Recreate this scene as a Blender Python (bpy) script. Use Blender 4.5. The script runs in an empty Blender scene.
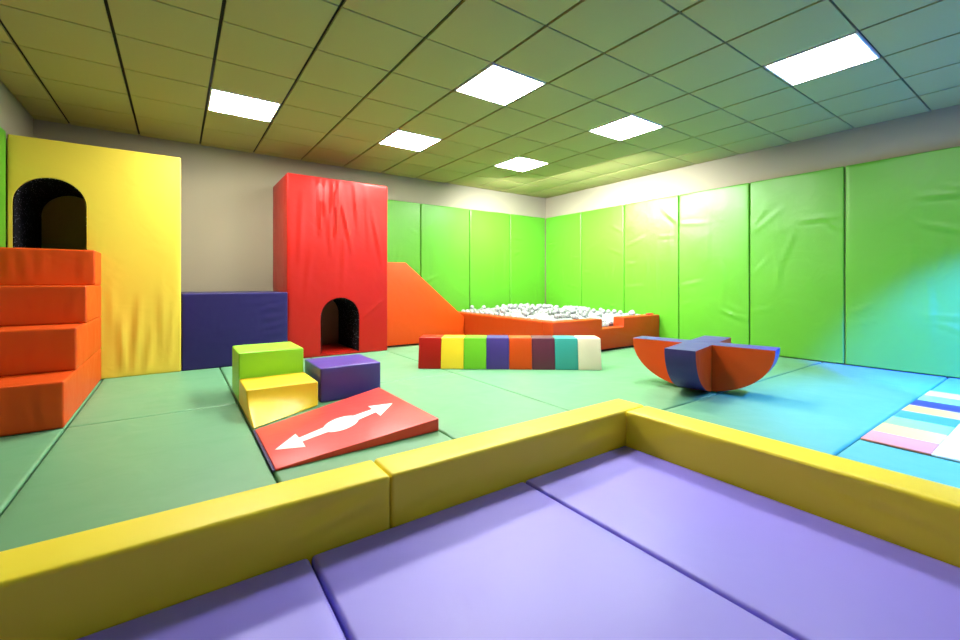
import bpy, bmesh, math, random
from mathutils import Vector, noise
random.seed(7)
scene = bpy.context.scene
COL = scene.collection

# ------------------------------------------------------------------ helpers
def srgb(r, g, b):
    def c(v):
        v /= 255.0
        return v / 12.92 if v <= 0.04045 else ((v + 0.055) / 1.055) ** 2.4
    return (c(r), c(g), c(b), 1.0)

def new_mat(name):
    m = bpy.data.materials.new(name)
    m.use_nodes = True
    nt = m.node_tree
    return m, nt, nt.nodes['Principled BSDF']

def vinyl(name, col, rough=0.42, crease=0.5, spec=0.5, grain=0.06, stretch=(1, 1, 1)):
    """Soft-play vinyl: slow undulations, fine grain, slightly uneven gloss."""
    m, nt, b = new_mat(name)
    b.inputs['Base Color'].default_value = col
    b.inputs['Specular IOR Level'].default_value = spec
    tc = nt.nodes.new('ShaderNodeTexCoord')
    mp = nt.nodes.new('ShaderNodeMapping')
    mp.inputs['Scale'].default_value = stretch
    nt.links.new(tc.outputs['Object'], mp.inputs['Vector'])
    n1 = nt.nodes.new('ShaderNodeTexNoise')
    n1.inputs['Scale'].default_value = 3.5
    n1.inputs['Detail'].default_value = 2.0
    n1.inputs['Distortion'].default_value = 0.8
    nt.links.new(mp.outputs[0], n1.inputs['Vector'])
    n2 = nt.nodes.new('ShaderNodeTexNoise')
    n2.inputs['Scale'].default_value = 420
    nt.links.new(tc.outputs['Object'], n2.inputs['Vector'])
    b1 = nt.nodes.new('ShaderNodeBump')
    b1.inputs['Strength'].default_value = crease
    b1.inputs['Distance'].default_value = 0.02
    nt.links.new(n1.outputs['Fac'], b1.inputs['Height'])
    b2 = nt.nodes.new('ShaderNodeBump')
    b2.inputs['Strength'].default_value = grain
    b2.inputs['Distance'].default_value = 0.002
    nt.links.new(n2.outputs['Fac'], b2.inputs['Height'])
    nt.links.new(b1.outputs[0], b2.inputs['Normal'])
    nt.links.new(b2.outputs[0], b.inputs['Normal'])
    mr = nt.nodes.new('ShaderNodeMapRange')
    mr.inputs['To Min'].default_value = rough - 0.05
    mr.inputs['To Max'].default_value = rough + 0.06
    nt.links.new(n1.outputs['Fac'], mr.inputs['Value'])
    nt.links.new(mr.outputs[0], b.inputs['Roughness'])
    return m

def plain(name, col, rough=0.6, spec=0.4):
    m, nt, b = new_mat(name)
    b.inputs['Base Color'].default_value = col
    b.inputs['Roughness'].default_value = rough
    b.inputs['Specular IOR Level'].default_value = spec
    return m

def paint(name, col):
    m, nt, b = new_mat(name)
    b.inputs['Base Color'].default_value = col
    b.inputs['Roughness'].default_value = 0.8
    b.inputs['Specular IOR Level'].default_value = 0.25
    tc = nt.nodes.new('ShaderNodeTexCoord')
    n = nt.nodes.new('ShaderNodeTexNoise'); n.inputs['Scale'].default_value = 180
    nt.links.new(tc.outputs['Object'], n.inputs['Vector'])
    bp = nt.nodes.new('ShaderNodeBump'); bp.inputs['Strength'].default_value = 0.08
    bp.inputs['Distance'].default_value = 0.002
    nt.links.new(n.outputs['Fac'], bp.inputs['Height'])
    nt.links.new(bp.outputs[0], b.inputs['Normal'])
    return m

def obj(name, bm, mat, base=(0, 0, 0), parent=None, sharp=40, mats=None):
    """Link a bmesh (world coordinates) as ONE object whose origin sits at base."""
    base = Vector(base)
    bmesh.ops.translate(bm, verts=bm.verts, vec=-base)
    me = bpy.data.meshes.new(name)
    bm.normal_update()
    bm.to_mesh(me); bm.free()
    for m in (mats or [mat]):
        me.materials.append(m)
    for p in me.polygons:
        p.use_smooth = True
    me.set_sharp_from_angle(angle=math.radians(sharp))
    o = bpy.data.objects.new(name, me)
    COL.objects.link(o)
    if parent is None:
        o.location = base
    else:
        o.parent = parent
    return o

def thing(name, base, label, cat, group=None):
    o = bpy.data.objects.new(name, None)
    o.empty_display_size = 0.1
    COL.objects.link(o)
    o.location = base
    return tag(o, label, cat, group)

def tag(o, label, cat, group=None, kind=None):
    o['label'] = label; o['category'] = cat
    if group: o['group'] = group
    if kind: o['kind'] = kind
    return o

def axis_coords(lo, hi, r, step):
    L = hi - lo
    r = min(r, L * 0.45)
    n = max(1, int(round((L - 2 * r) / step)))
    c = [lo, lo + 0.3 * r, lo + 0.65 * r]
    c += [lo + r + (L - 2 * r) * i / n for i in range(n + 1)]
    c += [hi - 0.65 * r, hi - 0.3 * r, hi]
    return c

def soft_box(lo, hi, r=0.012, step=0.15, disp=None, bm=None):
    """Box with rounded edges; disp(p, n) pushes every point along its normal."""
    bm = bm or bmesh.new()
    lo, hi = Vector(lo), Vector(hi)
    st = step if isinstance(step, (tuple, list)) else (step,) * 3
    cs = [axis_coords(lo[i], hi[i], r, st[i]) for i in range(3)]
    rr = [min(r, (hi[i] - lo[i]) * 0.45) for i in range(3)]
    vd = {}
    def vert(i, j, k):
        key = (i, j, k)
        if key in vd: return vd[key]
        p = Vector((cs[0][i], cs[1][j], cs[2][k]))
        q = Vector([min(max(p[a], lo[a] + rr[a]), hi[a] - rr[a]) for a in range(3)])
        d = p - q
        if d.length > 1e-9:
            n = d.normalized()
            p = q + Vector([n[a] * rr[a] for a in range(3)])
        else:
            n = Vector((0, 0, 1))
        if disp: p = p + n * disp(p, n)
        vd[key] = bm.verts.new(p)
        return vd[key]
    N = [len(c) - 1 for c in cs]
    def quad(a, b, c, d): bm.faces.new((a, b, c, d))
    for i in range(N[0]):
        for j in range(N[1]):
            quad(vert(i, j, 0), vert(i, j + 1, 0), vert(i + 1, j + 1, 0), vert(i + 1, j, 0))
            quad(vert(i, j, N[2]), vert(i + 1, j, N[2]), vert(i + 1, j + 1, N[2]), vert(i, j + 1, N[2]))
    for i in range(N[0]):
        for k in range(N[2]):
            quad(vert(i, 0, k), vert(i + 1, 0, k), vert(i + 1, 0, k + 1), vert(i, 0, k + 1))
            quad(vert(i, N[1], k), vert(i, N[1], k + 1), vert(i + 1, N[1], k + 1), vert(i + 1, N[1], k))
    for j in range(N[1]):
        for k in range(N[2]):
            quad(vert(0, j, k), vert(0, j, k + 1), vert(0, j + 1, k + 1), vert(0, j + 1, k))
            quad(vert(N[0], j, k), vert(N[0], j + 1, k), vert(N[0], j + 1, k + 1), vert(N[0], j, k + 1))
    return bm

def prism(pts, vec, bevel=0.012, segs=3, bm=None):
    """Extrude the closed outline pts (3-D points) along vec, then round the edges."""
    own = bmesh.new()
    vs = [own.verts.new(p) for p in pts]
    f = own.faces.new(vs)
    r = bmesh.ops.extrude_face_region(own, geom=[f])
    bmesh.ops.translate(own, verts=[v for v in r['geom'] if isinstance(v, bmesh.types.BMVert)], vec=Vector(vec))
    bmesh.ops.recalc_face_normals(own, faces=own.faces)
    if bevel:
        es = [e for e in own.edges if e.calc_face_angle(0) > 0.3]
        bmesh.ops.bevel(own, geom=es, offset=bevel, segments=segs, profile=0.5, affect='EDGES', clamp_overlap=True)
    if bm is None: return own
    me = bpy.data.meshes.new('t'); own.to_mesh(me); own.free()
    bm.from_mesh(me); bpy.data.meshes.remove(me)
    return bm

def hull(pts, bevel=0.01, segs=3):
    bm = bmesh.new()
    for p in pts: bm.verts.new(p)
    bmesh.ops.convex_hull(bm, input=bm.verts)
    bmesh.ops.dissolve_limit(bm, angle_limit=0.03, verts=bm.verts, edges=bm.edges)
    if bevel:
        bmesh.ops.bevel(bm, geom=[e for e in bm.edges if e.calc_face_angle(0) > 0.05], offset=bevel, segments=segs, profile=0.5, affect='EDGES', clamp_overlap=True)
    return bm

def seg_dist(u, v, a):
    u0, v0, u1, v1 = a[:4]
    du, dv = u1 - u0, v1 - v0
    L2 = du * du + dv * dv
    t = ((u - u0) * du + (v - v0) * dv) / L2
    tc = min(1, max(0, t))
    L = math.sqrt(L2)
    d = ((u - u0) * dv - (v - v0) * du) / L
    over = (t - tc) * L
    return d, tc, over

def folds_disp(folds, ui, vi, axis, sign, amp0=0.004, sc=2.2, seed=0):
    """Creases of a loose cover: folds are (u0,v0,u1,v1,width,height) on the face whose normal is sign*axis."""
    def f(p, n):
        if n[axis] * sign < 0.9 and not (n == Vector((0, 0, 1)) and axis != 2):
            return 0.0
        u, v = p[ui], p[vi]
        h = amp0 * noise.noise(Vector((u * sc + seed, v * sc * 0.7, seed * 1.7)))
        for a in folds:
            d, t, o = seg_dist(u, v, a)
            w, am = a[4], a[5]
            fade = math.sin(math.pi * min(1, 0.12 + t * 0.88)) ** 0.6 if 0 < t < 1 else 0.35
            h += am * fade * math.exp(-(d / w) ** 2 - (o / w) ** 2)
            h -= 0.5 * am * fade * math.exp(-((d - 1.5 * w) / w) ** 2 - (o / w) ** 2)
        return h
    return f

def face_disp(lo, hi, axis, sign, folds, amp0=0.004, sc=2.2, seed=0):
    """Like folds_disp but only for interior points of one face, faded out at its rim."""
    others = [a for a in range(3) if a != axis]
    ui, vi = others
    plane = hi[axis] if sign > 0 else lo[axis]
    def f(p, n):
        if abs(p[axis] - plane) > 1e-4: return 0.0
        u, v = p[ui], p[vi]
        h = amp0 * noise.noise(Vector((u * sc + seed * 3.1, v * sc * 0.8, seed * 1.7)))
        for a in folds:
            d, t, o = seg_dist(u, v, a)
            w, am = a[4], a[5]
            h += am * math.exp(-(d / w) ** 2 - (o / (2 * w)) ** 2) * (0.35 + 0.65 * math.sin(math.pi * t))
            h -= 0.55 * am * math.exp(-((d - 1.6 * w) / w) ** 2 - (o / (2 * w)) ** 2) * (0.35 + 0.65 * math.sin(math.pi * t))
        e = min(u - lo[ui], hi[ui] - u, v - lo[vi], hi[vi] - v)
        return h * min(1.0, max(0.0, e / 0.03))
    return f

class Disp:
    """soft_box displacement on chosen faces (normals computed from the face plane)."""
    def __init__(self, lo, hi): self.lo, self.hi, self.fs = lo, hi, []
    def add(self, axis, sign, folds=(), amp0=0.004, sc=2.2, seed=0):
        self.fs.append((axis, sign, face_disp(self.lo, self.hi, axis, sign, folds, amp0, sc, seed)))
        return self
    def apply(self, bm):
        for v in bm.verts:
            off = Vector((0, 0, 0))
            for axis, sign, f in self.fs:
                h = f(v.co, None)
                if h: off[axis] += sign * h
            v.co += off
        return bm

# ------------------------------------------------------------------ room sizes (metres; mat tops are z = 0)
XL, XR, YB, YF = -1.245, 6.234, 6.465, -1.2
ZC = 2.664
ZF = -0.05
CAM = Vector((0, 0, 0.93))

# ------------------------------------------------------------------ materials
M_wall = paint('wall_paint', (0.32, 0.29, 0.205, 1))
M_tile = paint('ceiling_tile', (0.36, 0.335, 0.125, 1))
M_gap = plain('ceiling_gap', (0.012, 0.012, 0.01, 1), 0.9)
M_green = vinyl('green_vinyl', (0.082, 0.32, 0.014, 1), 0.40, 0.25)
M_mint = vinyl('mint_vinyl', (0.118, 0.31, 0.158, 1), 0.45, 0.25)
M_purple = vinyl('purple_vinyl', (0.25, 0.205, 0.80, 1), 0.45, 0.25)
M_yellow = vinyl('yellow_vinyl', (0.66, 0.50, 0.05, 1), 0.42, 0.3)
M_beam = vinyl('beam_yellow_vinyl', (0.90, 0.73, 0.04, 1), 0.45, 0.2, 0.3, 0.1)
M_orange = vinyl('orange_vinyl', (0.58, 0.062, 0.003, 1), 0.45, 0.35, 0.28)
M_red = vinyl('red_vinyl', (0.34, 0.006, 0.002, 1), 0.40, 0.3, 0.3)
M_ramp = vinyl('ramp_red_vinyl', (0.64, 0.034, 0.026, 1), 0.42, 0.25)
M_navy = vinyl('navy_vinyl', (0.016, 0.011, 0.085, 1), 0.45, 0.35, 0.25)
M_violet = vinyl('violet_blue_vinyl', (0.05, 0.032, 0.26, 1), 0.42, 0.3)
M_rim = vinyl('rocker_navy_vinyl', (0.055, 0.033, 0.20, 1), 0.45, 0.3, 0.25)
M_stripegreen = vinyl('stripe_green_vinyl', (0.15, 0.48, 0.02, 1), 0.42, 0.2, 0.3)
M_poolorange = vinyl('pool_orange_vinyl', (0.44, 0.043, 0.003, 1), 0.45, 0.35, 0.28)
M_lime = vinyl('lime_vinyl', (0.26, 0.68, 0.025, 1), 0.42, 0.25)
M_stepyellow = vinyl('step_yellow_vinyl', (0.85, 0.58, 0.02, 1), 0.42, 0.25)
M_maroon = vinyl('maroon_vinyl', (0.10, 0.015, 0.04, 1), 0.42, 0.25)
M_teal = vinyl('teal_vinyl', (0.03, 0.30, 0.27, 1), 0.42, 0.25)
M_cream = vinyl('cream_vinyl', (0.66, 0.60, 0.44, 1), 0.45, 0.25)
M_white = vinyl('white_vinyl', (0.84, 0.83, 0.80, 1), 0.45, 0.2)
M_pink = vinyl('pink_vinyl', (0.75, 0.22, 0.12, 1), 0.45, 0.2)
M_paleyellow = vinyl('pale_yellow_vinyl', (0.85, 0.75, 0.09, 1), 0.45, 0.2)
M_palegreen = vinyl('pale_green_vinyl', (0.3, 0.6, 0.10, 1), 0.45, 0.2)
M_midblue = vinyl('mid_blue_vinyl', (0.07, 0.25, 0.3, 1), 0.45, 0.2)
M_peach = vinyl('peach_vinyl', (0.8, 0.42, 0.07, 1), 0.45, 0.2)
M_paleblue = vinyl('pale_blue_vinyl', (0.3, 0.55, 0.6, 1), 0.45, 0.2)
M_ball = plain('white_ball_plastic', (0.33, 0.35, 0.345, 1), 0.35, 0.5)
M_frame = plain('light_frame', (0.75, 0.75, 0.72, 1), 0.5)

def emit(name, col, s):
    m, nt, b = new_mat(name)
    b.inputs['Base Color'].default_value = (0.9, 0.9, 0.9, 1)
    b.inputs['Emission Color'].default_value = col
    b.inputs['Emission Strength'].default_value = s
    return m
LAMP_L = 80.0
LAMP_C = (1.0, 0.975, 0.93, 1)
M_lamp = emit('lamp_diffuser', LAMP_C, LAMP_L)
M_lampdim = emit('dim_lamp_diffuser', LAMP_C, LAMP_L * 0.45)

def speckle(name):
    m, nt, b = new_mat(name)
    tc = nt.nodes.new('ShaderNodeTexCoord')
    v = nt.nodes.new('ShaderNodeTexVoronoi'); v.inputs['Scale'].default_value = 38
    nt.links.new(tc.outputs['Object'], v.inputs['Vector'])
    r = nt.nodes.new('ShaderNodeValToRGB')
    r.color_ramp.elements[0].position = 0.12; r.color_ramp.elements[0].color = (0.4, 0.4, 0.5, 1)
    r.color_ramp.elements[1].position = 0.20; r.color_ramp.elements[1].color = (0.004, 0.004, 0.006, 1)
    nt.links.new(v.outputs['Distance'], r.inputs['Fac'])
    nt.links.new(r.outputs['Color'], b.inputs['Base Color'])
    b.inputs['Roughness'].default_value = 0.85
    b.inputs['Specular IOR Level'].default_value = 0.1
    return m
M_speck = speckle('black_speckled_carpet')
M_olive = plain('dark_olive_cloth', (0.5, 0.42, 0.10, 1), 0.9, 0.1)
M_brown = plain('dark_brown_cloth', (0.35, 0.13, 0.10, 1), 0.9, 0.1)

# ------------------------------------------------------------------ the setting
def struct(name, bm, mat, **k):
    o = obj(name, bm, mat, **k); o['kind'] = 'structure'; return o
T = 0.12
struct('floor', soft_box((XL - T, YF - T, ZF - T), (XR + T, YB + T, ZF), 0.001, 5), paint('floor_screed', (0.3, 0.3, 0.28, 1)))
struct('wall_back', soft_box((XL - T, YB, ZF), (XR + T, YB + T, ZC + 0.1), 0.001, 5), M_wall)
struct('wall_front', soft_box((XL - T, YF - T, ZF), (XR + T, YF, ZC + 0.1), 0.001, 5), M_wall)
struct('wall_left', soft_box((XL - T, YF, ZF), (XL, YB, ZC + 0.1), 0.001, 5), M_wall)
struct('wall_right', soft_box((XR, YF, ZF), (XR + T, YB, ZC + 0.1), 0.001, 5), M_wall)

GX, GY, TS = 2.041, 2.712, 0.6
LIGHT_CELLS = [(-3, 3), (0, 3), (3, 3), (0, 0), (3, 0), (3, -3)]
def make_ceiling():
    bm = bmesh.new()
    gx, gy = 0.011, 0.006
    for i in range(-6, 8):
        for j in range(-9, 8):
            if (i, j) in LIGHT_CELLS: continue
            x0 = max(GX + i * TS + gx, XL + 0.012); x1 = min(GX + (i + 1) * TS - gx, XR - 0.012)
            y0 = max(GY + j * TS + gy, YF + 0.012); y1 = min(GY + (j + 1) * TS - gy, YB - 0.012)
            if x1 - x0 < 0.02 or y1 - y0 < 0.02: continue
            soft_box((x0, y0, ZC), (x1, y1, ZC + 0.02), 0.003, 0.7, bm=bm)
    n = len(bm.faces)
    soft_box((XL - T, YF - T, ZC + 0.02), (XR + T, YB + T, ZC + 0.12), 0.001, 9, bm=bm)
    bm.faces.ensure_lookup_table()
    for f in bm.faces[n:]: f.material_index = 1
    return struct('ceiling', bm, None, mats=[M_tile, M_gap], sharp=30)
make_ceiling()

light_labels = {
    (-3, 3): 'square white ceiling light panel nearest the yellow tower',
    (0, 3): 'square white ceiling light panel above and to the right of the red tower',
    (3, 3): 'square white ceiling light panel nearest the back right corner, above the ball pool',
    (0, 0): 'square white ceiling light panel at the top centre of the picture',
    (3, 0): 'square white ceiling light panel in the middle row towards the right wall',
    (3, -3): 'large looking square white ceiling light panel nearest the camera at top right',
}
for (i, j) in LIGHT_CELLS:
    x0, y0 = GX + i * TS, GY + j * TS
    cx, cy = x0 + TS / 2, y0 + TS / 2
    if (i, j) in light_labels:
        t = thing('ceiling_light', (cx, cy, ZC), light_labels[(i, j)], 'ceiling light', 'square ceiling light panels')
        bm = bmesh.new()
        a, w = TS / 2 - 0.011, 0.014
        for lo, hi in (((cx - a, cy - a, ZC - 0.003), (cx + a, cy - a + w, ZC + 0.019)),
                       ((cx - a, cy + a - w, ZC - 0.003), (cx + a, cy + a, ZC + 0.019)),
                       ((cx - a, cy - a + w, ZC - 0.003), (cx - a + w, cy + a - w, ZC + 0.019)),
                       ((cx + a - w, cy - a + w, ZC - 0.003), (cx + a, cy + a - w, ZC + 0.019))):
            soft_box(lo, hi, 0.002, 0.7, bm=bm)
        obj('frame', bm, M_frame, (cx, cy, ZC), t)
        obj('diffuser', soft_box((cx - a + w, cy - a + w, ZC + 0.001), (cx + a - w, cy + a - w, ZC + 0.012), 0.002, 0.7), M_lampdim if (i, j) == (3, -3) else M_lamp, (cx, cy, ZC), t)

# ------------------------------------------------------------------ wall pads
def pad(lo, hi, axis, sign, label, group, seed):
    rnd = random.Random(seed)
    ui = 1 - axis
    u0, u1 = lo[ui], hi[ui]
    folds = []
    for k in range(7):
        side = rnd.random() < 0.6
        z = rnd.uniform(0.3, 1.9)
        if side:
            a = u0 + 0.02; b = u0 + rnd.uniform(0.15, 0.4)
        else:
            a = u1 - 0.02; b = u1 - rnd.uniform(0.15, 0.4)
        folds.append((a, z, b, z + rnd.uniform(-0.05, 0.28), rnd.uniform(0.012, 0.026), rnd.uniform(0.005, 0.013)))
    for k in range(4):
        a = rnd.uniform(u0 + 0.1, u1 - 0.1); z = rnd.uniform(0.9, 1.9)
        folds.append((a, z, a + rnd.uniform(-0.12, 0.12), z - rnd.uniform(0.3, 0.7), rnd.uniform(0.018, 0.032), rnd.uniform(0.003, 0.007)))
    st = [0.06, 0.06, 0.03]; st[ui] = 0.03
    bm = soft_box(lo, hi, 0.014, st)
    if sign < 0: Disp(lo, hi).add(axis, sign, folds, 0.006, 2.5, seed).apply(bm)
    c = [(lo[0] + hi[0]) / 2, (lo[1] + hi[1]) / 2, lo[2]]
    return tag(obj('wall_pad', bm, M_green, c), label, 'wall pad', group)

PT = 2.252
right_pads = [
    (5.475, 6.415, 'green wall pad on the right wall, first from the back corner, behind the balls'),
    (4.535, 5.463, 'green wall pad on the right wall, second from the back corner'),
    (3.565, 4.523, 'green wall pad on the right wall, third from the back corner'),
    (2.585, 3.553, 'green wall pad on the right wall, fourth from the back corner'),
    (1.595, 2.573, 'green wall pad on the right wall, second from the right picture edge'),
    (0.60, 1.583, 'green wall pad cut by the right picture edge, washed in cyan light'),
]
for k, (a, b, lab) in enumerate(right_pads):
    pad((6.184, a, 0.002), (XR - 0.001, b, PT), 0, -1, lab, 'green pads on the right wall', 20 + k)
back_pads = [
    (2.40, 3.322, 'green wall pad on the back wall beside the red tower, above the orange slide'),
    (3.336, 4.306, 'green wall pad on the back wall behind the slope of the orange slide'),
    (4.320, 5.243, 'green wall pad on the back wall, second from the back corner'),
    (5.255, 6.172, 'green wall pad on the back wall touching the back corner'),
]
for k, (a, b, lab) in enumerate(back_pads):
    pad((a, 6.417, 0.002), (b, YB - 0.001, PT), 1, -1, lab, 'green pads on the back wall', 40 + k)
pad((XL + 0.001, 4.50, 0.002), (-1.2135, 5.446, PT), 0, 1, 'green wall pad on the left wall, a thin strip left of the yellow tower', None, 55)

# ------------------------------------------------------------------ floor mats
def mat_(lo, hi, material, name, label, cat, group, seed, folds=()):
    bm = soft_box(lo, hi, 0.016, (0.05, 0.05, 0.06))
    Disp(lo, hi).add(2, 1, folds, 0.004, 1.8, seed).apply(bm)
    return tag(obj(name, bm, material, ((lo[0] + hi[0]) / 2, (lo[1] + hi[1]) / 2, lo[2])), label, cat, group)
g = 0.004
Z0 = ZF + 0.0005
mint = [
    ((-1.240, -0.582), (1.79, 3.78), 'mint green floor mat in the left picture edge, in front of the orange stairs'),
    ((-0.582, 0.388), (1.73, 3.78), 'mint green floor mat between the orange stairs and the red arrow ramp'),
    ((0.388, 1.352), (1.73, 3.78), 'mint green floor mat under the red arrow ramp'),
    ((1.352, 2.335), (1.73, 3.78), 'mint green floor mat just right of the red arrow ramp'),
    ((-1.240, -0.582), (3.78, 5.77), 'mint green floor mat beneath the orange stairs'),
    ((-0.582, 0.388), (3.78, 5.77), 'mint green floor mat before the yellow tower and navy box'),
    ((0.388, 1.352), (3.78, 5.77), 'mint green floor mat behind the green block, at the foot of the red tower'),
    ((1.352, 2.335), (3.78, 5.77), 'mint green floor mat before the red tower arch and the orange slide'),
    ((2.335, 4.26), (3.78, 5.77), 'mint green floor mat behind the rainbow beam, reaching under the ball pool'),
    ((2.335, 6.182), (1.79, 3.78), 'wide mint green floor mat carrying the rainbow beam and the rocker'),
    ((2.302, 6.182), (0.79, 1.79), 'mint green floor mat in cyan light, between the rocker and the striped mat'),
    ((2.302, 6.182), (-0.6, 0.79), 'mint green floor mat in cyan light beneath the flat striped mat'),
]
for k, (xs, ys, lab) in enumerate(mint):
    rnd = random.Random(100 + k)
    fo = []
    for q in range(5):
        x = rnd.uniform(xs[0] + .1, xs[1] - .3); y = rnd.uniform(ys[0] + .1, ys[1] - .2)
        fo.append((x, y, x + rnd.uniform(.2, .5), y + rnd.uniform(-.1, .25), rnd.uniform(.015, .03), rnd.uniform(.001, .003)))
    mat_((xs[0] + g, ys[0] + g, Z0), (xs[1] - g, ys[1] - g, 0), M_mint, 'floor_mat', lab, 'floor mat', 'mint green floor mats', k, fo)
purple = [((-1.240, -0.60), 'purple floor mat in the bottom left corner inside the yellow border'),
          ((-0.60, 0.370), 'purple floor mat in the bottom of the picture, left of the left seam'),
          ((0.370, 1.333), 'purple floor mat between the two seams inside the yellow border'),
          ((1.333, 2.102), 'purple floor mat inside the corner of the yellow border, beside its right arm')]
for k, (xs, lab) in enumerate(purple):
    rnd = random.Random(200 + k)
    fo = [(rnd.uniform(xs[0] + .1, xs[1] - .1), rnd.uniform(.5, 1.3), rnd.uniform(xs[0] + .1, xs[1] - .1), rnd.uniform(.5, 1.3), .03, .0015) for q in range(2)]
    mat_((xs[0] + g, -0.6, Z0), (xs[1] - g, 1.532, 0), M_purple, 'floor_mat', lab, 'floor mat', 'purple floor mats', 30 + k, fo)

# ------------------------------------------------------------------ yellow border beams
def beam(lo, hi, label, seed, face, folds):
    bm = soft_box(lo, hi, 0.016, (0.03, 0.03, 0.02))
    d = Disp(lo, hi)
    d.add(face[0], face[1], folds, 0.007, 3.0, seed)
    d.add(2, 1, (), 0.004, 2.0, seed + 9)
    d.apply(bm)
    return tag(obj('border_beam', bm, M_beam, ((lo[0] + hi[0]) / 2, (lo[1] + hi[1]) / 2, lo[2])), label, 'foam beam', 'yellow foam border beams')
beam((-1.240, 1.534, Z0), (0.668, 1.728, 0.194), 'yellow foam border beam at bottom left, running out of the left picture edge', 3, (1, -1),
     [(0.63, 0.14, 0.25, 0.05, 0.03, 0.012), (0.60, 0.05, 0.35, 0.02, 0.02, 0.006), (0.05, .1, .3, .13, .04, .005)])
beam((0.672, 1.534, Z0), (2.300, 1.728, 0.194), 'yellow foam border beam in the middle, its right end forming the corner', 5, (1, -1),
     [(2.05, 0.10, 1.75, 0.08, 0.018, 0.005), (2.0, 0.12, 1.6, 0.05, 0.03, 0.004), (0.69, 0.03, 0.9, 0.12, 0.03, 0.005)])
beam((2.100, -0.6, Z0), (2.300, 1.530, 0.194), 'yellow foam border beam on the right side, running out of the lower right picture edge', 8, (0, -1),
     [(0.7, 0.10, 0.2, 0.03, 0.018, 0.008), (0.6, 0.05, 0.2, 0.0, 0.015, 0.006), (0.55, 0.15, 0.2, 0.09, 0.02, 0.005), (1.45, .05, 1.2, .16, .03, .004)])

# ------------------------------------------------------------------ towers with arched crawl holes
def arch_pts(x0, x1, z0, zs, y, n=24, inset=0.0):
    c = (x0 + x1) / 2; r = (x1 - x0) / 2 - inset
    pts = [(c + r, y, z0), (c + r, y, zs)]
    pts += [(c + r * math.cos(math.pi * k / n), y, zs + r * math.sin(math.pi * k / n)) for k in range(1, n)]
    pts += [(c - r, y, zs), (c - r, y, z0)]
    return pts

def tower(name, label, lo, hi, hole, material, rear_mat, folds, seed, back_folds=()):
    x0, x1, z0, zs = hole
    base = ((lo[0] + hi[0]) / 2, (lo[1] + hi[1]) / 2, lo[2])
    t = thing(name, base, label, 'soft play tower')
    bm = soft_box(lo, hi, 0.014, (0.025, 0.2, 0.025))
    folds = [f[:5] + (f[5] * 1.9,) for f in folds]
    Disp(lo, hi).add(1, -1, folds, 0.007, 2.6, seed).apply(bm)
    body = obj('body', bm, material, base, t)
    cut = prism(arch_pts(x0, x1, z0, zs, lo[1] - 0.2), (0, hi[1] - lo[1] + 0.2 - 0.05, 0), 0)
    bmesh.ops.translate(cut, verts=cut.verts, vec=-Vector(base))
    cme = bpy.data.meshes.new('cutter'); cut.to_mesh(cme); cut.free()
    cob = bpy.data.objects.new('cutter', cme); COL.objects.link(cob); cob.location = base
    bpy.context.view_layer.update()
    md = body.modifiers.new('hole', 'BOOLEAN'); md.object = cob; md.operation = 'DIFFERENCE'; md.solver = 'EXACT'
    dg = bpy.context.evaluated_depsgraph_get()
    me = bpy.data.meshes.new_from_object(body.evaluated_get(dg))
    body.modifiers.clear(); body.data = me
    for p in me.polygons: p.use_smooth = True
    me.set_sharp_from_angle(angle=math.radians(40))
    bpy.data.objects.remove(cob); bpy.data.meshes.remove(cme)
    # lining of the tunnel
    ya, yb = lo[1] + 0.012, hi[1] - 0.06
    P = arch_pts(x0, x1, z0 + 0.001, zs, 0, 24, 0.002)
    Q = arch_pts(x0, x1, z0 + 0.001, zs, 0, 24, 0.010)
    bl = bmesh.new()
    rows = [[bl.verts.new((p[0], y, p[2])) for p in S] for S, y in ((P, ya), (P, yb), (Q, yb), (Q, ya))]
    for a in range(4):
        A, B = rows[a], rows[(a + 1) % 4]
        for k in range(len(A) - 1):
            bl.faces.new((A[k], A[k + 1], B[k + 1], B[k]))
    bmesh.ops.recalc_face_normals(bl, faces=bl.faces)
    o = obj('tunnel_lining', bl, M_speck, base, t); o['label'] = 'black speckled tunnel lining'
    R = arch_pts(x0, x1, z0 + 0.002, zs, yb + 0.001, 24, 0.004)
    o = obj('rear_panel', prism(R, (0, 0.006, 0), 0), rear_mat, base, t); o['label'] = 'dark panel at the back of the crawl hole'
    return t

fy = [(-0.30, 0.75, -0.34, 0.1, 0.03, 0.007), (-0.12, 0.8, -0.1, 0.15, 0.035, 0.006), (-0.45, 0.6, -0.42, 0.05, 0.03, 0.007),
      (-0.52, 0.9, -0.50, 0.3, 0.03, 0.004), (-0.2, 0.45, -0.25, 0.02, 0.025, 0.006), (-0.03, 0.7, -0.06, 0.1, 0.025, 0.005)]
tower('yellow_tower', 'tall yellow padded tower with an arched black hole above the orange stairs',
      (-1.212, 5.45, 0.001), (0.038, 6.46, 2.232), (-1.180, -0.692, 1.12, 1.640), M_yellow, M_olive, fy, 3)
fr = [(1.45, 2.22, 1.47, 1.55, 0.022, 0.012), (1.70, 2.22, 1.66, 1.5, 0.022, 0.014), (1.52, 2.22, 1.53, 1.7, 0.02, 0.008),
      (1.74, 1.95, 1.86, 1.35, 0.022, 0.010), (1.62, 2.2, 1.6, 1.6, 0.02, 0.009), (2.05, 2.2, 2.1, 1.4, 0.03, 0.006),
      (2.12, 1.95, 2.28, 1.2, 0.025, 0.008), (1.25, 2.0, 1.22, 1.2, 0.03, 0.004), (1.9, 2.2, 1.95, 1.6, 0.025, 0.007),
      (1.35, 1.3, 1.3, 0.8, 0.03, 0.003), (1.78, 1.7, 1.75, 0.9, 0.03, 0.004), (2.0, 0.45, 2.3, 0.7, 0.025, 0.004), (1.55, 1.9, 1.6, 1.3, 0.02, 0.006)]
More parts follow.
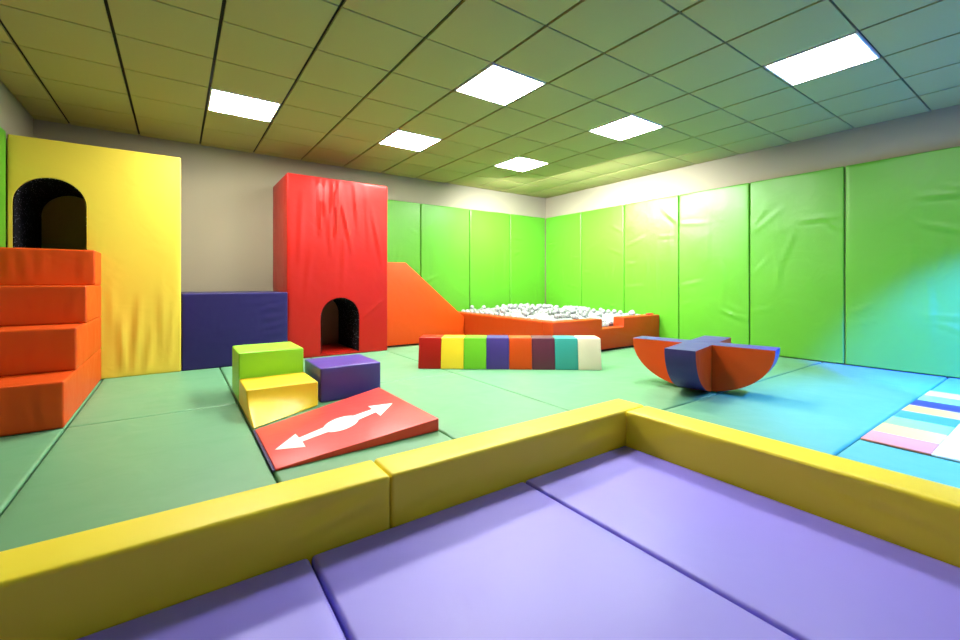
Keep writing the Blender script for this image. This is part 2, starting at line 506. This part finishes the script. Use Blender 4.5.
tower('red_tower', 'tall red padded tower with an arched crawl hole at floor level',
      (1.080, 5.535, 0.001), (2.362, 6.46, 2.250), (1.471, 1.967, 0.03, 0.489), M_red, M_brown, fr, 9)

# navy box between the towers
lo, hi = (0.042, 5.465, 0.001), (1.076, 6.46, 0.815)
bm = soft_box(lo, hi, 0.014, (0.025, 0.1, 0.025))
Disp(lo, hi).add(1, -1, [(1.04, 0.68, 0.75, 0.60, 0.02, .006), (1.05, 0.55, 0.8, 0.52, 0.018, .006), (1.05, 0.46, 0.78, 0.40, 0.02, .006), (1.03, 0.36, 0.8, 0.33, 0.018, .005),
                         (0.95, 0.72, 0.6, 0.70, 0.02, .004), (1.05, .27, .8, .2, .02, .005), (1.0, .62, .82, .66, .015, .004)], 0.006, 2.5, 4).apply(bm)
tag(obj('crawl_box', bm, M_navy, (0.56, 5.96, 0.001)), 'dark navy padded box standing between the yellow tower and the red tower', 'foam block')

# ------------------------------------------------------------------ orange stairs
def stairs():
    x0, x1 = -1.196, -0.587
    ys = [3.765, 4.190, 4.610, 5.040, 5.446]
    zs = [0.30, 0.605, 0.905, 1.215]
    base = ((x0 + x1) / 2, 4.6, 0.001)
    t = thing('staircase', base, 'orange padded staircase of four steps against the left wall, leading to the yellow tower', 'stairs')
    for k in range(4):
        lo = (x0, ys[k], 0.001 if k == 0 else zs[k - 1] + 0.0005)
        hi = (x1, ys[-1], zs[k])
        bm = soft_box(lo, hi, 0.013, (0.025, 0.1, 0.025))
        rnd = random.Random(60 + k)
        fo = []
        for q in range(9):
            u = rnd.uniform(x0 + .03, x1 - .03); z = hi[2] - .03
            fo.append((u, z, u + rnd.uniform(-.06, .06), lo[2] + .02, rnd.uniform(.015, .03), rnd.uniform(.002, .004) if k else rnd.uniform(.006, .011)))
        Disp(lo, hi).add(1, -1, fo, 0.004, 3, k).add(0, 1, (), 0.003, 2, k + 5).apply(bm)
        obj('step', bm, M_orange, base, t)
stairs()

# ------------------------------------------------------------------ orange slide
YS = 5.875
pts = [(2.366, YS, 0.001), (3.838, YS, 0.001), (3.838, YS, 0.365), (2.800, YS, 1.228), (2.366, YS, 1.228)]
tag(obj('slide', prism(pts, (0, 6.39 - YS, 0), 0.014), M_orange, (3.0, 6.1, 0.001)),
    'orange padded slide sloping down from the red tower to the ball pool', 'slide')

# ------------------------------------------------------------------ ball pool
PX0, PX1, PY0, PY1, PZ, PW = 3.848, 6.165, 3.861, 6.39, 0.427, 0.19
pool = thing('ball_pool', (5.0, 5.1, 0.001), 'orange padded ball pool wall with a notch, in the back right corner', 'ball pool')
pts = [(PX0, PY0, 0.001), (PX1, PY0, 0.001), (PX1, PY0, PZ), (5.275, PY0, PZ), (5.275, PY0, 0.288), (4.793, PY0, 0.288), (4.793, PY0, PZ), (PX0, PY0, PZ)]
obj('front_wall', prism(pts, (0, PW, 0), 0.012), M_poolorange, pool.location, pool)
lo, hi = (PX0, PY0 + PW + 0.001, 0.001), (PX0 + PW, PY1, PZ)
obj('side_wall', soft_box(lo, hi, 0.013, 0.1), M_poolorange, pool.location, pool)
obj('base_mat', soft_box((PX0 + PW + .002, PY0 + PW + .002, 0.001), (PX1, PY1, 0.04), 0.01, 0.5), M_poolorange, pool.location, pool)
obj('tab', soft_box((6.02, PY0 + 0.08, PZ), (6.13, PY0 + 0.14, PZ + 0.022), 0.008, 0.03), M_ramp, pool.location, pool)['label'] = 'small red tab on the wall top'

# balls
BR = 0.0375
sph = bmesh.new(); bmesh.ops.create_uvsphere(sph, u_segments=16, v_segments=10, radius=BR)
ball_me = bpy.data.meshes.new('ball'); sph.to_mesh(ball_me)
for p in ball_me.polygons: p.use_smooth = True
ball_me.materials.append(M_ball)
rb = random.Random(5)
def heap(x, y):
    b = math.exp(-((x - 4.9) / 0.9) ** 2 - ((y - 5.6) / 0.9) ** 2)
    low = math.exp(-((x - 5.05) / 0.5) ** 2 - ((y - 4.05) / 0.45) ** 2)
    return 0.400 + 0.055 * b - 0.10 * low - 0.02 * max(0, x - 5.2)
sp = 0.0785
tops, extra = [], []
row = 0
y = PY0 + PW + BR + 0.004
while y < PY1 - BR - 0.004:
    x = PX0 + PW + BR + 0.004 + (sp / 2 if row % 2 else 0)
    while x < PX1 - BR - 0.004:
        z = heap(x, y) + rb.uniform(-0.012, 0.012)
        tops.append(Vector((x, y, z)))
        if rb.random() < 0.13:
            hx, hy = x + sp / 2, y + sp * 0.2887
            if hx < PX1 - BR and hy < PY1 - BR and all((e - Vector((hx, hy, e.z))).length > 2.05 * BR for e in extra):
                zz = max(heap(hx, hy), z) + 0.062
                extra.append(Vector((hx, hy, zz)))
        x += sp
    y += sp * 0.866; row += 1
allb = tops + extra
# nearest to the camera show largest
allb.sort(key=lambda p: (p - CAM).length)
first = None
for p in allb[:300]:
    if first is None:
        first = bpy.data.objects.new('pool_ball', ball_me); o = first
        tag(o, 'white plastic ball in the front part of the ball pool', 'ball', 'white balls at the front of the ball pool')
    else:
        o = first.copy()
    COL.objects.link(o)
    o.location = p
    o.rotation_euler = (rb.random() * 3, rb.random() * 3, 0)
def blob(points, name, label, base):
    bm = bmesh.new()
    me = bpy.data.meshes.new('t')
    s = bmesh.new(); bmesh.ops.create_uvsphere(s, u_segments=12, v_segments=8, radius=BR); s.to_mesh(me); s.free()
    for p in points:
        n = len(bm.verts)
        bm.from_mesh(me)
        bm.verts.ensure_lookup_table()
        bmesh.ops.translate(bm, verts=bm.verts[n:], vec=p)
    bpy.data.meshes.remove(me)
    o = obj(name, bm, M_ball, base, sharp=180)
    return tag(o, label, 'ball', None, 'stuff')
under = []
for p in tops:
    under.append(p + Vector((sp / 2, sp * 0.2887, -0.066)) if p.x + sp / 2 < PX1 - BR and p.y + sp * .29 < PY1 - BR else p + Vector((0, 0, -0.08)))
deep = []
zz = 0.04 + BR
rows_ = sorted(set(round(p.y, 4) for p in tops))
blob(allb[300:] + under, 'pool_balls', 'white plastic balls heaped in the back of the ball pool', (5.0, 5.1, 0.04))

# ------------------------------------------------------------------ blocks and ramp
lo, hi = (0.392, 3.782, 0.001), (0.868, 4.27, 0.384)
bm = soft_box(lo, hi, 0.012, 0.04); Disp(lo, hi).add(1, -1, (), .003, 4, 2).add(2, 1, (), .002, 3, 3).apply(bm)
tag(obj('foam_block', bm, M_lime, (0.63, 4.03, 0.001)), 'lime green foam block, tallest of the group, behind the yellow block', 'foam block')
lo, hi = (0.392, 3.345, 0.001), (0.872, 3.778, 0.186)
bm = soft_box(lo, hi, 0.012, 0.03)
Disp(lo, hi).add(1, -1, [(0.55, .03, .62, .12, .012, .003), (.66, .02, .6, .08, .012, .003)], .003, 4, 7).add(2, 1, (), .002, 3, 4).apply(bm)
for v in bm.verts:      # the loose cover of the lower front flares out towards its left corner
    fy_ = max(0, (3.52 - v.co.y) / 0.175); fz = max(0, (0.186 - v.co.z) / 0.186); fx = max(0, (0.872 - v.co.x) / 0.48)
    v.co.y -= 0.35 * min(1, fy_) ** 4 * fz ** 2.2 * min(1, fx)
tag(obj('foam_block', bm, M_stepyellow, (0.63, 3.56, 0.001)), 'yellow foam block, a low step in front of the lime green block', 'foam block')
lo, hi = (0.905, 3.412, 0.001), (1.396, 3.915, 0.266)
bm = soft_box(lo, hi, 0.012, 0.04); Disp(lo, hi).add(1, -1, (), .003, 4, 12).add(2, 1, (), .002, 3, 13).apply(bm)
tag(obj('foam_block', bm, M_violet, (1.15, 3.66, 0.001)), 'violet blue foam block beside the yellow block, behind the red ramp', 'foam block')

def ramp():
    # corners (x, y) on the mat; height grows to the right
    LB, LF, RF, RB = (0.400, 3.000), (0.397, 2.305), (1.345, 2.350), (1.345, 3.330)
    zl, zr = 0.012, 0.078
    base = (0.87, 2.8, 0.001)
    t = thing('ramp', base, 'low red foam ramp with a white double headed arrow, in front of the blocks', 'foam ramp')
    pts = [(*LB, 0.001), (*LF, 0.001), (*RF, 0.001), (*RB, 0.001), (*LB, zl), (*LF, zl), (*RF, zr), (*RB, zr)]
    obj('body', hull(pts, 0.006), M_ramp, base, t)
    e = [(LB[0] - .014, LB[1] + .0), (LF[0] - .014, LF[1]), (LF[0] - .0008, LF[1]), (LB[0] - .0008, LB[1])]
    o = obj('end_strip', prism([(p[0], p[1], 0.001) for p in e], (0, 0, 0.008), 0.001), M_navy, base, t); o['label'] = 'dark navy strip along the low edge'
    def S(u, w):    # u along x, w = offset in y from the arrow's axis
        x = u; y = 2.562 + 0.350 * (x - 0.439) + w
        z = zl + (zr - zl) * (x - 0.398) / (1.345 - 0.398)
        return (x, y, z)
    out = [S(0.439, 0), S(0.580, 0.118), S(0.582, 0.037)]
    n = 14
    ea, eb, ec = 0.118, 0.112, 0.845
    up = []
    for k in range(n + 1):
        th = math.pi - math.pi * k / n
        u = ec + ea * math.cos(th); w = eb * math.sin(th)
        if w > 0.037: up.append((u, w))
    out += [S(u, w) for u, w in up]
    out += [S(1.098, 0.037), S(1.096, 0.118), S(1.251, 0), S(1.086, -0.125), S(1.090, -0.037)]
    out += [S(u, -w) for u, w in reversed(up)]
    out += [S(0.584, -0.037), S(0.580, -0.128)]
    bm = bmesh.new()
    vs = [bm.verts.new((p[0], p[1], p[2] + 0.0008)) for p in out]
    f = bm.faces.new(vs)
    r = bmesh.ops.extrude_face_region(bm, geom=[f])
    bmesh.ops.translate(bm, verts=[v for v in r['geom'] if isinstance(v, bmesh.types.BMVert)], vec=(0, 0, 0.0015))
    bmesh.ops.triangulate(bm, faces=[f for f in bm.faces if len(f.verts) > 4])
    bmesh.ops.recalc_face_normals(bm, faces=bm.faces)
    o = obj('arrow', bm, M_white, base, t); o['label'] = 'white double headed arrow with an oval middle'
ramp()

# ------------------------------------------------------------------ rainbow beam
stripe_cols = [('red', M_red), ('yellow', M_stepyellow), ('green', M_stripegreen), ('navy blue', M_rim), ('orange', M_orange), ('maroon', M_maroon), ('teal', M_teal), ('cream', M_cream)]
def rainbow():
    A = Vector((2.120, 4.155, 0)); B = Vector((3.672, 2.961, 0))
    d = (B - A).normalized(); nrm = Vector((-d.y, d.x, 0))
    if nrm.y < 0: nrm = -nrm
    L = (B - A).length
    mid = (A + B) / 2 + nrm * 0.18
    base = (mid.x, mid.y, 0.001)
    t = thing('rainbow_beam', base, 'upright foam beam of eight coloured stripes standing in the middle of the floor', 'foam beam')
    w = L / 8
    for k, (nm, m) in enumerate(stripe_cols):
        a = A + d * (w * k + 0.001)
        sec = [(0, 0.002), (0.36, 0.002), (0.305, 0.332), (0.055, 0.332)]
        pts = [a + nrm * s + Vector((0, 0, z)) for s, z in sec]
        o = obj('stripe', prism(pts, d * (w - 0.002), 0.008), m, base, t); o['label'] = nm + ' stripe'
rainbow()

def striped_mat():
    x0, L = 3.305, 1.93
    base = (x0 + L / 2, 0.3, 0.001)
    t = thing('striped_mat', base, 'flat striped foam mat with a white side, at the right picture edge', 'floor mat')
    w = L / 8
    cols = [('pink', M_pink), ('pale yellow', M_paleyellow), ('pale green', M_palegreen), ('blue', M_midblue), ('peach', M_peach), ('purple', M_violet), ('pale blue', M_paleblue), ('white', M_white)]
    for k, (nm, m) in enumerate(cols):
        o = obj('stripe', soft_box((x0 + w * k + .0005, 0.484, 0.001), (x0 + w * (k + 1) - .0005, 0.775, 0.012), 0.003, 0.1), m, base, t); o['label'] = nm + ' stripe'
    o = obj('side_panel', soft_box((x0, -0.1, 0.001), (x0 + L, 0.482, 0.012), 0.003, 0.2), M_white, base, t); o['label'] = 'white side panel'
striped_mat()

# ------------------------------------------------------------------ rocker cross
def rocker():
    c = Vector((3.79, 1.976, 0)); H = 0.400; half = 0.566; W = 0.234
    a = Vector((0.215, -0.977, 0)).normalized(); b = Vector((-a.y, a.x, 0))
    if b.x < 0: b = -b
    R = (half ** 2 + H ** 2) / (2 * H)
    base = (c.x, c.y, 0.001)
    t = thing('rocker', base, 'cross shaped foam rocker of two crossed half discs, navy edges and orange sides', 'rocker')
    th = math.asin(half / R)
    def zprof(s):
        q = min(1.0, abs(s) / half)
        return 0.002 + (H - 0.002) * (1 - (1 - q ** 2.1) ** (1 / 2.1))
    def arcs(n=20):
        return [(half * math.sin(-math.pi / 2 + math.pi * k / n), zprof(half * math.sin(-math.pi / 2 + math.pi * k / n))) for k in range(n + 1)]
    def slab(axis, side, s0=-1e9, s1=1e9):
        bm = bmesh.new()
        prof = [(s, z) for s, z in arcs(40) if s0 <= s <= s1]
        if s0 > -1e8: prof = [(s0, zprof(s0))] + prof
        if s1 < 1e8: prof = prof + [(s1, zprof(s1))]
        rows = []
        for sgn in (-1, 1):
            low = [bm.verts.new(c + axis * s + side * (sgn * W / 2) + Vector((0, 0, z))) for s, z in prof]
            top = [bm.verts.new(c + axis * s + side * (sgn * W / 2) + Vector((0, 0, H))) for s, z in prof]
            rows.append((low, top))
        (l0, t0), (l1, t1) = rows
        n = len(prof)
        for k in range(n - 1):
            for lo_, to_ in rows:
                if (to_[k].co - lo_[k].co).length < 1e-3 and (to_[k+1].co - lo_[k+1].co).length < 1e-3: continue
                bm.faces.new((lo_[k], lo_[k + 1], to_[k + 1], to_[k])).material_index = 1
            bm.faces.new((l0[k], l0[k + 1], l1[k + 1], l1[k])).material_index = 0
            bm.faces.new((t0[k], t0[k + 1], t1[k + 1], t1[k])).material_index = 0
        bm.faces.new((l0[0], l1[0], t1[0], t0[0])); bm.faces.new((l0[-1], l1[-1], t1[-1], t0[-1]))
        bmesh.ops.remove_doubles(bm, verts=bm.verts, dist=0.0005)
        bmesh.ops.recalc_face_normals(bm, faces=bm.faces)
        return bm
    def half_disc(name, axis, side, s0, s1):
        # edges (curved rim and flat top) are navy, the flat sides orange
        o = obj(name, slab(axis, side, s0, s1), None, base, t, mats=[M_rim, M_orange], sharp=35)
        o['label'] = 'navy edged half disc with orange sides'
        return o
    half_disc('half_disc', a, b, -1e9, 1e9)
    half_disc('half_disc', b, a, -1e9, -W / 2 - 0.001)
    half_disc('half_disc', b, a, W / 2 + 0.001, 1e9)
rocker()

# ------------------------------------------------------------------ cyan projector light over the right side of the room
def projector(loc, aim, e, ang, blend, col):
    S = bpy.data.lights.new('floor_projector', 'SPOT')
    S.energy = e; S.color = col; S.spot_size = math.radians(ang); S.spot_blend = blend; S.shadow_soft_size = 0.08
    so = bpy.data.objects.new('floor_projector', S); COL.objects.link(so)
    so.location = loc
    so.rotation_euler = (Vector(aim) - Vector(loc)).to_track_quat('-Z', 'Y').to_euler()
projector((4.2, -0.3, 2.55), (4.25, -0.2, 0), 1900, 86, 0.5, (0.005, 0.20, 1.0))
projector((3.6, -1.08, 2.3), (6.1, 0.30, 0.05), 13500, 42, 0.6, (0.003, 0.045, 1.0))

def add_corner_fill(loc, aim, e, w):  # unseen area light added to brighten the back right corner; no fixture there
    L = bpy.data.lights.new('added_corner_fill', 'AREA'); L.energy = e; L.color = (0.95, 0.98, 1.0)
    L.shape = 'RECTANGLE'; L.size = w; L.size_y = 0.12; L.spread = math.radians(112)
    o = bpy.data.objects.new('added_corner_fill', L); COL.objects.link(o); o.location = loc
    o.rotation_euler = (Vector(aim) - Vector(loc)).to_track_quat('-Z', 'Y').to_euler()
add_corner_fill((4.6, 4.3, 2.46), (6.2, 4.4, 1.62), 84, 1.8)
add_corner_fill((4.3, 5.1, 2.46), (5.1, 6.4, 1.62), 42, 0.9)

# ------------------------------------------------------------------ world, camera, colour
w = bpy.data.worlds.new('world'); scene.world = w; w.use_nodes = True
w.node_tree.nodes['Background'].inputs[0].default_value = (0.5, 0.5, 0.5, 1)
w.node_tree.nodes['Background'].inputs[1].default_value = 0.2

cam = bpy.data.cameras.new('camera'); co = bpy.data.objects.new('camera', cam); COL.objects.link(co)
co.location = CAM
yaw = 0.6153
co.rotation_euler = (math.pi / 2, 0, -yaw)
cam.sensor_width = 36; cam.lens = 36 * 429.29 / 960
cam.shift_y = -(320 - 282.52) / 960
cam.clip_start = 0.02
scene.camera = co

scene.view_settings.view_transform = 'Standard'
scene.view_settings.look = 'None'
scene.view_settings.gamma = 1
scene.view_settings.exposure = 0.3
scene.view_settings.use_curve_mapping = False
scene.cycles.max_bounces = 10
scene.cycles.diffuse_bounces = 5
scene.cycles.use_denoising = True
